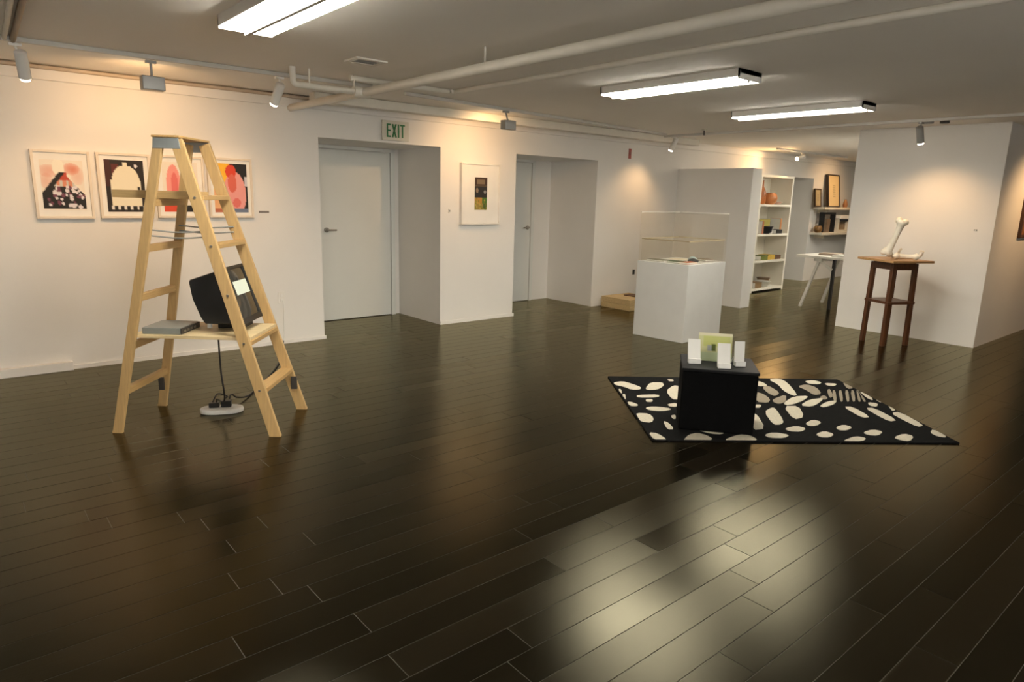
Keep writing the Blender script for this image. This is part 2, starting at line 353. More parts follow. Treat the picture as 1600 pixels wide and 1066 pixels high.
spot('unseen spotlight added to warm the passage wall around the corner at right', (9.75, 1.35, CZ-0.03), (9.75, 1.35, 2.30), (9.75, 2.30, 1.1), 'can', SPOT_W*2.8, 110)  # out-of-frame spotlight added for the warm passage wall
track('lighting_track', 'unseen lighting track added along the passage beyond the right edge', (8.9, 1.35, TZ), (13.0, 1.35, TZ))  # unseen track added to carry the passage spotlight

# ------------------------------------------------------------------ pipes on the ceiling
def pipe(name, label, pts, r, mat=M_PIPE):
    return tag(MB().tube(pts, r, 14).build(name, mat), label, 'pipe')
t = thing('sprinkler_pipe', 'thick pale pipe crossing the ceiling diagonally from the long wall', 'pipe', (2.74, 5.165, 2.335))
MB().cyl((0, 1.49, 0), (-0.01, -7.8, 0), 0.033, n=18).build('main_run', M_PIPE, t)
MB().tube(smooth_path([(-0.02, 0, 0), (-0.3, 0.01, 0), (-0.52, 0.015, 0), (-0.57, 0.015, 0.01), (-0.58, 0.015, 0.06), (-0.58, 0.015, 0.124)], 5), 0.024, 12).build('branch', M_PIPE, t)
MB().cyl((0.05, 0, 0), (-0.09, 0, 0), 0.042, n=16).build('tee_joint', M_PIPE, t)
for hx, hy in ((-0.45, 0.013), (-0.08, 0.003)): MB().cyl((hx, hy, 0.02), (hx, hy, 0.125), 0.007, n=8).build('hanger_rod', M_PIPE, t)
for hy in (-1.6, -4.0): MB().cyl((0, hy, 0.03), (0, hy, 0.125), 0.007, n=8).build('hanger_rod', M_PIPE, t)
pipe('ceiling_conduit', 'thinner pale conduit on the ceiling running beside the thick pipe', smooth_path([(2.63, 5.18, CZ-0.022), (2.9, 5.175, CZ-0.022), (3.5, 5.17, CZ-0.022), (3.60, 5.15, CZ-0.022), (3.625, 5.05, CZ-0.022), (3.62, 4.0, CZ-0.022), (3.61, 2.0, CZ-0.022), (3.60, -3.0, CZ-0.022)], 4), 0.021)
pipe('corner_tube', 'thin brownish tube in the corner of long wall and ceiling', [(XL+0.05, YW-0.045, 2.437), (8.9, YW-0.045, 2.437)], 0.016, pm('tan_tube', (0.50, 0.41, 0.32), 0.5, 0.1))  # thin tan tube along the brown line where wall meets ceiling
pipe('ceiling_conduit', 'brown and white conduit at the top left corner of the ceiling', [(0.49, 5.60, CZ-0.018), (0.44, 4.3, CZ-0.018), (0.40, 2.5, CZ-0.018)], 0.017, pm('brown_conduit', (0.20, 0.12, 0.05), 0.5, 0.1))
pipe('ceiling_conduit', 'pale conduit lying next to the brown conduit at top left', [(0.445, 5.60, CZ-0.015), (0.395, 4.3, CZ-0.015), (0.355, 2.5, CZ-0.015)], 0.014)
tag(MB().box(2.82, 8.95, 6.28, 6.40, 2.37, CZ-0.001).build('cable_trunking', M_PIPE, bevel=0.006), 'pale boxed trunking along the ceiling above the exit sign and doors', 'trunking')
t = thing('fire_sprinkler', 'small dark fire sprinkler hanging under the ceiling near the partition', 'sprinkler', (7.72, 5.36, CZ))
MB().cyl((0, 0, -0.012), (0, 0, 0), 0.035).build('escutcheon', M_PIPE, t); MB().cyl((0, 0, -0.075), (0, 0, -0.012), 0.010).build('stem', M_DARK, t); MB().cyl((0, 0, -0.08), (0, 0, -0.075), 0.02).build('deflector', M_PIPE, t)
t = thing('ceiling_vent', 'small ceiling vent with dark slots near the exit sign pipes', 'vent', (2.44, 4.56, CZ))
f = MB(); f.box(-0.12, 0.12, -0.10, -0.06, -0.012, 0).box(-0.12, 0.12, 0.06, 0.10, -0.012, 0).box(-0.12, -0.085, -0.06, 0.06, -0.012, 0).box(0.085, 0.12, -0.06, 0.06, -0.012, 0); f.build('frame', M_PIPE, t, 0.003)
MB().box(-0.085, 0.085, -0.06, 0.06, -0.004, -0.001).build('backing', M_DARK, t)
for i in range(3): MB().box(-0.084, 0.084, -0.042+i*0.04-0.005, -0.042+i*0.04+0.005, -0.010, -0.0045).build('slat', M_GREY, t)
t = thing('junction_box', 'dark round junction boxes at the track above the right spotlight', 'junction box', (8.22, 2.86, CZ))
MB().cyl((0, 0.05, -0.035), (0, 0.05, 0), 0.06).build('cover', M_GREY, t); MB().cyl((0.02, -0.11, -0.04), (0.02, -0.11, 0), 0.045).build('cover', M_DARK, t)

# ------------------------------------------------------------------ prints on paper
def lerp(a, b, t): return tuple(x+(y-x)*t for x, y in zip(a, b))
def raster(name, x0, x1, z0, z1, y, fn, nx, nz, parent, jitter=0.0):
    """flat sheet facing -Y (local), colours given by fn(u right, v down)"""
    vs = [(x0+(x1-x0)*i/nx, y, z1-(z1-z0)*j/nz) for j in range(nz+1) for i in range(nx+1)]
    fs = [(j*(nx+1)+i, (j+1)*(nx+1)+i, (j+1)*(nx+1)+i+1, j*(nx+1)+i+1) for j in range(nz) for i in range(nx)]
    me = bpy.data.meshes.new(name); me.from_pydata(vs, [], fs); ca = me.color_attributes.new('print', 'FLOAT_COLOR', 'POINT')
    for j in range(nz+1):
        for i in range(nx+1): ca.data[j*(nx+1)+i].color = (*fn(i/nx, j/nz), 1)
    me.materials.append(print_material()); return link(name, me, parent)
BLK = (0.012, 0.011, 0.011); PAP = (0.80, 0.74, 0.66); RED = (0.62, 0.10, 0.045); PNK = (0.80, 0.32, 0.27)
def blobs(seed, n):
    r = random.Random(seed); return [(r.random(), r.random(), r.random(), r.random()) for _ in range(n)]
B1 = blobs(3, 46)
def ell(u, v, cu, cv, ru, rv): return ((u-cu)/ru)**2+((v-cv)/rv)**2
def art_a(u, v):
    c = PAP
    for cu, cv, ru, rv, k in ((.72, .17, .2, .12, .75), (.2, .22, .26, .13, .5), (.12, .42, .16, .16, .4), (.85, .30, .16, .2, .35)):
        e = ell(u, v, cu, cv, ru, rv)
        if e < 1: c = lerp(c, (0.66, 0.13, 0.05), k*(1-e*.6))
    if ell(u, v, .42, .14, .14, .17) < 1: c = (0.84, 0.80, 0.70)
    lo = .40-.40*(v-.26)/.40; hi = .62+.36*(v-.34)/.34
    if v > .24 and lo < u < max(hi, .6) and v < .97:
        c = BLK if v > .52 or u < lo+.15 else ((0.5, .07, .04) if v < .4 else ((.62, .25, .16) if (u*7) % 1 > .45 else (.55, .53, .5)))
        if v > .5:
            for a, bb, s, q in B1:
                if ell(u, v, .12+a*.86, .53+bb*.42, .022+.035*s, .018+.028*s) < 1: c = (0.70, 0.66, 0.72) if q > .35 else (0.16, 0.05, 0.09)
    return c
def art_b(u, v):
    c = (0.016, 0.011, 0.010) if (u > .14 or v > .5) else (0.05, 0.012, 0.01)
    if u < .35 and .08 < v < .30 and u > .16: c = (0.10, 0.016, 0.014)
    body = (v > .12 and ell(u, v, .52, .42, .36, .32) < 1) or (.38 < v < .90 and .12 < u < .90)
    if body or (abs(u-.52) < .05 and .05 < v < .16): c = (0.80, 0.75, 0.60)
    if .80 < u < .88 and .5 < v < .58: c = (0.016, .011, .01)
    if ell(u, v, .80, .11, .045, .035) < 1: c = (0.80, 0.78, 0.85)
    if .885 < v < .95 and .08 < u < .95: c = BLK if (u*6.2) % 1 < .66 else (0.75, 0.72, 0.68)
    return c
def art_c(u, v):
    c = PAP
    if ell(u, v, .30, .45, .20, .40) < 1: c = (0.80, 0.30, 0.27)
    if ell(u, v, .33, .5, .10, .30) < 1: c = (0.72, 0.16, 0.15)
    if v > .66 and u < .48: c = (0.66, 0.07, 0.03) if ell(u, v, .2, .72, .14, .08) > 1 else (.75, .3, .2)
    if v > .86 and u > .55: c = BLK
    if .62 < u < .7 and v < .6: c = (0.45, .47, .46)
    return c
def art_d(u, v):
    c = (0.85, 0.46, 0.03) if u < .5 and v < .55 else BLK
    if u < .5 and v >= .55: c = (0.75, 0.40, 0.20)
    if ell(u, v, .62, .62, .33, .46) < 1: c = (0.78, 0.33, 0.31)
    if ell(u, v, .52, .16, .16, .14) < 1: c = (0.66, 0.05, 0.02)
    if ell(u, v, .55, .40, .13, .19) < 1: c = (0.66, 0.13, 0.09)
    if ell(u, v, .66, .80, .12, .10) < 1: c = (0.70, 0.16, 0.14)
    if v > .92: c = (0.15, 0.19, 0.28) if u > .3 else (0.5, .15, .08)
    if u > .93 and .25 < v < .45: c = (.6, .6, .68)
    return c
B2 = blobs(11, 30)
def art_e(u, v):
    c = (0.09, 0.06, 0.035)
    if v < .25: c = (0.19, 0.14, 0.09) if .06 < v < .2 and not (u < .16 or u > .8) else (0.05, 0.025, 0.015)
    if .28 < v < .62: c = (0.016, 0.015, 0.016)
    if ell(u, v, .2, .40, .1, .08) < 1: c = (0.22, 0.16, 0.11)
    if ell(u, v, .82, .44, .1, .05) < 1: c = (0.24, 0.24, 0.25)
    if v > .62:
        c = (0.42, 0.22, 0.04) if u < .6 else (0.06, 0.16, 0.025)
        if v > .8: c = (0.30, 0.22, 0.05) if u < .7 else (0.07, .12, .03)
        for a, bb, s, q in B2:
            if ell(u, v, a, .64+bb*.36, .06, .03) < 1: c = lerp(c, (0.46, 0.36, 0.08) if q > .4 else (0.16, 0.20, .03), .7)
    return c
def framed(label, x0, x1, z0, z1, fn, mx, mz0, mz1, mat_f=M_FRAME, fw=0.02, dp=0.035):
    w, h = x1-x0, z1-z0
    t = thing('framed_picture', label, 'picture', ((x0+x1)/2, YW-dp, z0), 0, 'framed pictures on the long wall')
    f = MB(); f.box(-w/2, -w/2+fw, 0, dp, 0, h).box(w/2-fw, w/2, 0, dp, 0, h).box(-w/2+fw, w/2-fw, 0, dp, 0, fw).box(-w/2+fw, w/2-fw, 0, dp, h-fw, h); f.build('frame', mat_f, t, 0.002)
    mb = MB().box(-w/2+fw, w/2-fw, 0.012, 0.016, fw, h-fw).build('mat_board', M_PAPER, t)
    raster('print', -w/2+mx, w/2-mx, mz0, h-mz1, 0.0112, fn, 44, 56, mb)
framed('framed print of a red and white figure over a spotted black shape, leftmost', 0.600, 1.005, 1.272, 1.815, art_a, 0.055, 0.070, 0.075)
framed('framed print of a cream domed shape on black behind the upper board', 1.050, 1.455, 1.275, 1.818, art_b, 0.055, 0.055, 0.055)
framed('framed print with pink and red figure half hidden behind the stepladder', 1.490, 1.895, 1.278, 1.822, art_c, 0.055, 0.055, 0.055)
framed('framed print with orange corner and pink figure, rightmost of the four', 1.925, 2.330, 1.280, 1.826, art_d, 0.050, 0.050, 0.050)
framed('white framed small dark picture with wide mat between the two doors', 4.775, 5.365, 1.20, 1.925, art_e, 0.20, 0.175, 0.165, M_WHITE, 0.02, 0.05)

# exit sign
t = thing('exit_sign', 'white exit sign with green letters above the left door recess', 'sign', (3.895, YW-0.028, 2.105))
MB().box(-0.165, 0.165, -0.012, 0.0, 0, 0.205).build('plate', pm('sign_plate', (0.62, 0.60, 0.52), 0.5, 0.03), t, 0.004)
GRN = pm('exit_green', (0.015, 0.16, 0.05), 0.5, 0.05)
def letter(ch, x0, wd):
    z0, z1, s = 0.033, 0.172, 0.017; L = MB(); y0, y1 = -0.0155, -0.0121
    if ch == 'E':
        L.box(x0, x0+s, y0, y1, z0, z1)
        for z in (z0, (z0+z1-s)/2, z1-s): L.box(x0+s, x0+wd, y0, y1, z, z+s)
    elif ch == 'X':
        for a, c in ((z0, z1), (z1, z0)): L.prism([(x0, a), (x0+s*1.15, a), (x0+wd, c), (x0+wd-s*1.15, c)], y0, y1, lambda u, v, q: (u, q, v))
    elif ch == 'I': L.box(x0, x0+s, y0, y1, z0, z1)
    else:
        L.box(x0, x0+wd, y0, y1, z1-s, z1); L.box(x0+wd/2-s/2, x0+wd/2+s/2, y0, y1, z0, z1-s)
    L.build('letter', GRN, t)
letter('E', -0.112, 0.050); letter('X', -0.050, 0.062); letter('I', 0.025, 0.017); letter('T', 0.054, 0.058)

# small things on the walls
def plate(name, label, cat, loc, w, h, mat, extra=None, face='y'):
    t = thing(name, label, cat, loc)
    if face == 'y':
        MB().box(-w/2, w/2, -0.008, 0, -h/2, h/2).build('cover_plate', mat, t, 0.002)
        for dx, dz, ww, hh, m2 in extra or []: MB().box(dx-ww/2, dx+ww/2, -0.016, -0.0085, dz-hh/2, dz+hh/2).build('insert', m2, t, 0.001)
    else:
        MB().box(-0.008, 0, -w/2, w/2, -h/2, h/2).build('cover_plate', mat, t, 0.002)
        for dx, dz, ww, hh, m2 in extra or []: MB().box(-0.016, -0.0085, dx-ww/2, dx+ww/2, dz-hh/2, dz+hh/2).build('insert', m2, t, 0.001)
    return t
M_CAP = pm('caption_grey', (0.22, 0.20, 0.18), 0.7, 0.2)
tag(MB().box(2.385, 2.485, YW-0.004, YW, 1.325, 1.345).build('caption_label', M_CAP), 'small dark caption strip right of the four framed prints', 'label')
plate('light_switch', 'tiny switch plate left of the single framed picture', 'switch', (4.632, YW, 1.36), 0.03, 0.045, M_WHITE, [(0, 0, .01, .02, M_GREY)])
plate('wall_outlet', 'white wall outlet to the right of the stepladder', 'outlet', (2.571, YW, 0.48), 0.075, 0.12, M_WHITE, [(0, 0.025, .03, .03, M_PAPER), (0, -0.025, .03, .03, M_PAPER)])
plate('fire_alarm', 'narrow red fire alarm high on the wall near the partition', 'alarm', (7.816, YW, 2.20), 0.055, 0.14, pm('alarm_red', (0.30, 0.035, 0.02), 0.4, 0.1), [(0, 0, .03, .05, pm('alarm_red2', (0.22, 0.03, 0.02), 0.3, 0.1))])
plate('wall_socket', 'black cable socket low on the wall behind the plinth', 'outlet', (8.06, YW, 0.46), 0.07, 0.11, M_WHITE, [(0, 0, .045, .075, M_BLACK)])
plate('light_switch', 'small switch high on the right wall block', 'switch', (8.83, 2.47, 1.315), 0.03, 0.02, M_GREY, [(0, 0, .012, .012, M_WHITE)], 'x')

# picture at the right edge, on the passage wall
t = thing('framed_picture', 'brown wooden framed picture on the passage wall at the right edge', 'picture', (10.03, 2.30, 1.225))
f = MB(); f.box(-0.27, -0.235, -0.035, 0, 0, 0.54).box(0.235, 0.27, -0.035, 0, 0, 0.54).box(-0.235, 0.235, -0.035, 0, 0, 0.035).box(-0.235, 0.235, -0.035, 0, 0.505, 0.54); f.build('frame', M_WALNUT, t, 0.003)
raster('print', -0.235, 0.235, 0.035, 0.505, -0.012, lambda u, v: lerp((0.40, 0.16, 0.05), (0.20, 0.09, 0.04), abs(math.sin(u*9+v*4))), 20, 20, t)

# ------------------------------------------------------------------ stepladder
LA = math.atan2(-0.64, 0.769)
t = lad = thing('stepladder', 'pale pine wooden stepladder standing open with a television inside', 'ladder', (1.287, 4.625, 0), LA)
APX, TOPZ = -0.085, 1.825
def rail_pt(side, yy, z):
    """side -1 left ladder / +1 right ladder; yy -1 front / +1 back"""
    k = z/TOPZ
    return Vector((side*0.504*(1-k) + (APX+side*0.052)*k, yy*(0.283*(1-k)+0.188*k), z))
for sd in (-1, 1):
    for yy in (-1, 1):
        a, e = rail_pt(sd, yy, 0), rail_pt(sd, yy, TOPZ)
        MB().bar(a, e, 0.072 if sd > 0 else 0.058, 0.026, (1, 0, 0)).build('rail', M_PINE, lad, 0.003)
# square off the feet: thin pads
for sd in (-1, 1):
    for yy in (-1, 1):
        p = rail_pt(sd, yy, 0.004); MB().box(p.x-0.036 if sd > 0 else p.x-0.03, p.x+0.036 if sd > 0 else p.x+0.03, p.y-0.013, p.y+0.013, 0.0, 0.014).build('foot', M_PINE, lad)
def tread(sd, z, depth, th):
    a, e = rail_pt(sd, -1, z), rail_pt(sd, 1, z)
    MB().bar(a+Vector((0, 0.013, 0)), e-Vector((0, 0.013, 0)), depth, th, (1, 0, 0)).build('tread', M_PINE_T, lad, 0.003)
for z in (0.27, 0.565, 0.87, 1.175, 1.455): tread(-1, z, 0.036, 0.045)
for z in (0.30, 0.60, 1.20, 1.49): tread(1, z, 0.085, 0.028)
for z in (0.30, 0.60, 0.90, 1.20, 1.49):
    p = rail_pt(1, -1, z); MB().cyl(p+Vector((0, -0.013, 0)), p+Vector((0, -0.018, 0)), 0.008, n=10).build('bolt', M_STEEL, lad)
p = rail_pt(-1, 1, 0.17); MB().box(p.x-0.03, p.x+0.005, p.y-0.03, p.y-0.0135, 0.13, 0.22).build('foot_clip', M_DARK, lad)
p = rail_pt(1, 1, 0.17); MB().box(p.x-0.01, p.x+0.03, p.y-0.03, p.y-0.0135, 0.16, 0.25).build('foot_clip', M_DARK, lad)
M_HINGE = pm('zinc_hinge', (0.42, 0.46, 0.47), 0.35, 0.1, metal=0.6)
for yy in (-1, 1):
    y0 = yy*0.188
    a, c = sorted((y0-yy*0.006+yy*0.0195, y0+yy*0.0195-yy*0.0))
    MB().prism([(APX-0.08, 1.838), (APX+0.07, 1.838), (APX+0.08, 1.775), (APX-0.088, 1.775)], a, c+0.001, lambda u, v, q: (u, q, v)).build('hinge_plate', M_HINGE, lad, 0.002)
MB().box(APX-0.088, APX+0.078, -0.212, 0.212, 1.8385, 1.852).build('top_board', M_PINE_T, lad, 0.003)
M_CORD = pm('grey_cord', (0.30, 0.31, 0.29), 0.7, 0.1)
for yy, z in ((-1, 1.29), (1, 1.30)):
    a, e = rail_pt(-1, yy, z), rail_pt(1, yy, z); q = Vector((0, -yy*0.02, 0))
    for dz in (0, -0.035):
        mid = (a+e)/2+q+Vector((0, 0, -0.012+dz)); MB().tube(smooth_path([a+q+Vector((0, 0, dz)), mid, e+q+Vector((0, 0, dz))], 5), 0.005, 6).build('stay_cord', M_CORD, lad)

# boards resting in the ladder (same axes as the ladder)
LM = Matrix.Translation((1.287, 4.625, 0)) @ Matrix.Rotation(LA, 4, 'Z')
def onlad(x, y, z): return LM @ Vector((x, y, z))
o = MB().box(-0.485, 0.0, -0.13, 0.13, 0, 0.046).build('board', wood('golden_pine', (0.56, 0.38, 0.17), 0.5, 0.1), None, 0.003, loc=onlad(0, 0, 1.479), rot=(0, 0, LA)); tag(o, 'pale board lying through the upper rungs of the stepladder, sticking out left', 'board')
o = MB().box(-0.385, 0.36, -0.235, 0.235, 0, 0.022).build('shelf_board', M_PINE_L, None, 0.002, loc=onlad(0, 0, 0.6145), rot=(0, 0, LA)); tag(o, 'wide pale shelf board inside the stepladder carrying the television', 'shelf')
# television
tv = thing('television', 'black tube television with tilted screen on the stepladder shelf', 'television', onlad(-0.015, 0, 0.637), LA)
def tvp(pts): return [(x, z-0.637) for x, z in pts]
y0, y1 = -0.105, 0.225
prof = tvp([(-0.050, 0.955), (-0.045, 0.972), (0.150, 1.040), (0.268, 0.690), (0.035, 0.690), (0.010, 0.73), (-0.035, 0.85)])
hs = MB(); n = len(prof); c = [sum(p[i] for p in prof)/n for i in (0, 1)]
def tvx(u, v, q):
    k = 1.0 if q in (0, 1) else 1
    return (u, y0+(y1-y0)*q, v)
ring = []
for q, sc in ((0.0, 0.97), (0.02, 1.0), (0.98, 1.0), (1.0, 0.97)): ring.append([(c[0]+(u-c[0])*sc, y0+(y1-y0)*q, c[1]+(v-c[1])*sc) for u, v in prof])
vs = sum(ring, []); fs = [list(range(n))[::-1], list(range(3*n, 4*n))] + [(k*n+i, k*n+(i+1) % n, (k+1)*n+(i+1) % n, (k+1)*n+i) for k in range(3) for i in range(n)]
hs.add(vs, fs); hs.build('housing', M_BLACK, tv, 0.004)
up = Vector((0.150-0.268, 0, 1.040-0.690)).normalized(); nrm = Vector((up.z, 0, -up.x)); o0 = Vector((0.268, 0, 0.690-0.637)); Hs = 0.369
def scr(y, s, off): return o0 + up*s + nrm*off + Vector((0, y, 0))
bz = MB(); d = 0.014
for ya, yb, sa, sb in ((y0-0.008, y0+d, -0.008, Hs+0.008), (y1-d, y1+0.008, -0.008, Hs+0.008), (y0+d, y1-d, -0.008, 0.03), (y0+d, y1-d, Hs-d, Hs+0.008)):
    vs = [scr(y, s, f) for f in (-0.01, 0.022) for y, s in ((ya, sa), (yb, sa), (yb, sb), (ya, sb))]
    bz.add(vs, [(3, 2, 1, 0), (4, 5, 6, 7), (0, 1, 5, 4), (1, 2, 6, 5), (2, 3, 7, 6), (3, 0, 4, 7)])
bz.build('bezel', M_BLACK, tv, 0.003)
g = MB(); NN = 10; vs = []
for j in range(NN+1):
    for i in range(NN+1):
        a, c2 = i/NN, j/NN; bulge = 0.026*(1-(2*a-1)**2)*(1-(2*c2-1)**2)**0.5 if 0 < c2 < 1 else 0
        vs.append(scr(y0+d+(y1-y0-2*d)*a, 0.03+(Hs-d-0.03)*c2, 0.014+0.5*bulge+0.004*(1-(2*a-1)**2)))
g.add(vs, [(j*(NN+1)+i, j*(NN+1)+i+1, (j+1)*(NN+1)+i+1, (j+1)*(NN+1)+i) for j in range(NN) for i in range(NN)], True)
scro = g.build('screen', pm('tube_glass', (0.035, 0.034, 0.030), 0.08, 0.05, spec=0.7), tv)
si = MB(); vs = []
for j in range(6):
    for i in range(6):
        a = 0.16+0.74*i/5; c2 = 0.47+0.28*j/5; bulge = 0.026*(1-(2*a-1)**2)*(1-(2*c2-1)**2)**0.5
        vs.append(scr(y0+d+(y1-y0-2*d)*a, 0.03+(Hs-d-0.03)*c2, 0.0155+0.5*bulge+0.004*(1-(2*a-1)**2)))
si.add(vs, [(j*6+i, j*6+i+1, (j+1)*6+i+1, (j+1)*6+i) for j in range(5) for i in range(5)], True)
si.build('screen_patch', emit('pale_emission', (0.93, 0.96, 0.70), 0.72, 0.1), scro)  # pale emissive patch laid over the upper part of the screen
MB().box(0.06, 0.23, 0.03, 0.20, 0.0, 0.054).build('foot', M_BLACK, tv, 0.004)
# player box
t = thing('disc_player', 'slim grey disc player box on the left end of the ladder shelf', 'player', onlad(-0.205, -0.085, 0.637), LA)
MB().box(-0.125, 0.115, -0.13, 0.13, 0, 0.042).build('case', pm('player_grey', (0.24, 0.25, 0.23), 0.4, 0.05), t, 0.004)
fp = MB().box(0.1155, 0.125, -0.128, 0.128, 0.002, 0.040).build('front_panel', M_DARK, t, 0.002)
for k in range(4): MB().box(0.1255, 0.129, -0.10+k*0.045, -0.075+k*0.045, 0.012, 0.026).build('button', M_STEEL, fp)
o = MB().box(-0.014, 0.014, -0.01, 0.01, 0, 0.03).build('adapter_plug', M_PAPER, None, 0.004, loc=onlad(-0.005, 0.02, 0.637), rot=(0, 0, LA)); tag(o, 'small white plug lying on the shelf between player and television', 'plug')
# power strip on the floor and cables
t = thing('power_strip', 'white power strip with black plugs on the floor under the ladder', 'power strip', (1.375, 4.775, 0), LA+0.25)
s = MB(); ps = [(0.115*math.cos(a)+(0.03 if math.cos(a) > 0 else -0.03), 0.075*math.sin(a)) for a in [2*math.pi*i/20 for i in range(20)]]
s.prism(ps, 0.0, 0.036, lambda u, v, q: (u, v, q)); s.build('body', M_WHITE, t, 0.010, 3)
for dx, hgt in ((-0.05, 0.035), (0.03, 0.045)): MB().box(dx-0.034, dx+0.034, -0.012, 0.034, 0.0362, 0.036+hgt).build('plug', M_BLACK, t, 0.005)
c0 = onlad(-0.0, -0.05, 0.60)
PS = Vector((1.375, 4.775, 0))
tag(MB().tube(smooth_path([onlad(0.055, 0.0, 0.605), onlad(0.055, 0.005, 0.35), onlad(0.06, 0.02, 0.14), PS+Vector((-0.02, 0.03, 0.09)), PS+Vector((-0.03, 0.01, 0.078))], 6), 0.006, 8).build('power_cable', M_CABLE), 'black cable hanging from the ladder shelf down to the power strip', 'cable')
tag(MB().tube(smooth_path([PS+Vector((0.06, 0.02, 0.084)), PS+Vector((0.09, 0.06, 0.10)), PS+Vector((0.16, 0.16, 0.04)), (1.66, 5.05, 0.008), (1.92, 5.42, 0.007), (2.12, 5.72, 0.007), (2.38, 6.2, 0.007), (2.52, 6.55, 0.007), (2.55, 6.62, 0.04)], 6), 0.006, 8).build('power_cable', M_CABLE), 'black cable running across the floor from power strip to the wall', 'cable')
tag(MB().tube(smooth_path([PS+Vector((-0.05, 0.03, 0.076)), PS+Vector((0.0, 0.075, 0.115)), PS+Vector((0.06, 0.06, 0.09)), PS+Vector((0.03, 0.03, 0.086))], 6), 0.005, 8).build('plug_cord', M_CABLE), 'short loop of black cord over the plugs of the power strip', 'cable')
tag(MB().tube(smooth_path([(2.571, YW-0.02, 0.455), (2.58, YW-0.03, 0.40), (2.575, YW-0.02, 0.2), (2.57, YW-0.02, 0.05), (2.56, YW-0.03, 0.035)], 5), 0.004, 6).build('power_cable', M_PAPER), 'thin white cable hanging down the wall below the outlet', 'cable')

# ------------------------------------------------------------------ rug with cream patches
RZ = 0.012
rc = [floor_pt(*p) for p in ((949, 590), (1010, 692), (1491, 694), (1320, 594))]
cen = sum(rc, Vector())/4; ra = math.atan2(-1.27, 1.66)
rug = thing('rug', 'black rug with cream pebble and brick shapes under the black cube', 'rug', (cen.x, cen.y, 0), ra)
RI = (Matrix.Translation((cen.x, cen.y, 0)) @ Matrix.Rotation(ra, 4, 'Z')).inverted()
MB().box(-1.045, 1.045, -0.795, 0.795, 0, RZ).build('pile', M_RUG, rug, 0.004)
P6 = [[(150,150),(230,140),(300,160),(385,190),(370,210),(300,210),(240,185),(160,170)],[(420,195),(460,150),(560,150),(575,175),(520,210),(430,212)],[(600,120),(650,125),(655,140),(615,140)],
[(590,220),(650,175),(700,180),(700,290),(640,290)],[(160,205),(215,205),(225,240),(185,235)],[(205,250),(250,245),(255,290),(215,288)],[(345,255),(535,250),(530,275),(350,275)],[(420,290),(480,290),(475,312),(425,310)],
[(245,310),(300,312),(360,335),(345,348),(255,345)],[(415,360),(480,350),(600,360),(640,375),(560,390),(450,382)],[(600,330),(680,320),(680,355),(620,350)],[(320,440),(340,405),(450,410),(490,450),(470,485),(340,475)],
[(565,470),(610,485),(660,540),(600,540)],[(630,425),(670,420),(672,455),(645,450)],[(430,565),(520,575),(600,630),(580,645),(470,640)],[(745,630),(780,585),(850,570),(930,590),(1000,640),(900,648),(760,645)],
[(830,535),(900,535),(1080,555),(1060,580),(960,575),(870,550)],[(1090,640),(1160,595),(1240,580),(1310,600),(1360,635),(1300,648),(1150,648)],[(1300,420),(1345,410),(1420,535),(1310,545)],
[(1320,335),(1385,335),(1375,360),(1325,358)],[(1335,135),(1400,150),(1440,180),(1350,180)]]
P6g = [[(1390,190),(1440,175),(1540,235),(1500,265),(1440,240)],[(1340,230),(1400,245),(1460,290),(1440,320),(1340,310)],[(1480,290),(1590,250),(1590,310),(1530,330),(1480,310)]]
P7 = [[(100,115),(180,105),(250,140),(330,235),(300,245),(220,205),(180,155)],[(385,130),(450,122),(520,140),(500,155),(420,150)],[(540,145),(640,150),(620,168),(560,163)],[(220,300),(300,250),(420,245),(380,280),(300,310),(240,318)],
[(350,320),(420,275),(540,260),(500,300),(440,330)],[(500,325),(560,290),(640,280),(620,310),(540,335)],[(860,205),(940,258),(920,280),(870,260)],[(880,295),(960,305),(950,330),(890,320)],[(220,325),(340,325),(385,410),(300,430)],
[(70,370),(130,335),(160,345),(225,445),(200,470),(140,470)],[(390,460),(450,430),(520,450),(480,480),(420,480)],[(230,500),(320,480),(400,500),(360,525),(260,520)],[(70,550),(140,530),(270,550),(230,575),(110,572)],
[(630,490),(690,470),(760,490),(720,515),(650,512)],[(470,545),(540,520),(620,545),(580,570),(510,568)],[(840,530),(920,508),(1000,525),(960,555),(880,550)],[(690,595),(780,560),(870,575),(850,605),(730,605)],
[(1080,570),(1160,540),(1240,560),(1210,600),(1130,590)],[(690,330),(760,330),(900,410),(840,415),(780,385)],[(860,340),(930,340),(1110,435),(1050,445),(950,395)],[(1060,380),(1130,370),(1320,475),(1270,487),(1150,430)],
[(1050,335),(1100,325),(1130,355),(1070,362)],[(1365,530),(1410,505),(1500,555),(1490,570),(1420,560)],[(960,275),(1000,280),(990,297),(970,292)]]
P7g = [[(330,170),(400,155),(480,180),(520,230),(460,240),(400,200)],[(690,140),(760,155),(790,185),(720,190)]] + [[(x,205),(x+25,200),(x+38,285),(x+16,292)] for x in (600,650,700,745,790,830)] + [[(560,200),(585,190),(610,250),(580,262)],[(540,240),(570,265),(540,275),(500,255)]]
def patch(poly, ox, oy, sc, mat):
    pts = [RI @ floor_pt(ox+x/sc, oy+y/sc, RZ) for x, y in poly]
    pts = [Vector((max(-1.035, min(1.035, p.x)), max(-0.785, min(0.785, p.y)), 0)) for p in pts]
    for kk in (0.22,):                  # round the corners
        q = []
        for i, p in enumerate(pts):
            nx = pts[(i+1) % len(pts)]; q += [p*(1-kk)+nx*kk, p*kk+nx*(1-kk)]
        pts = q
    if sum(a.x*b2.y-b2.x*a.y for a, b2 in zip(pts, pts[1:]+pts[:1])) < 0: pts.reverse()
    MB().prism([(p.x, p.y) for p in pts], RZ-0.002, RZ+0.003, lambda u, v, q: (u, v, q)).build('pile_patch', mat, rug)
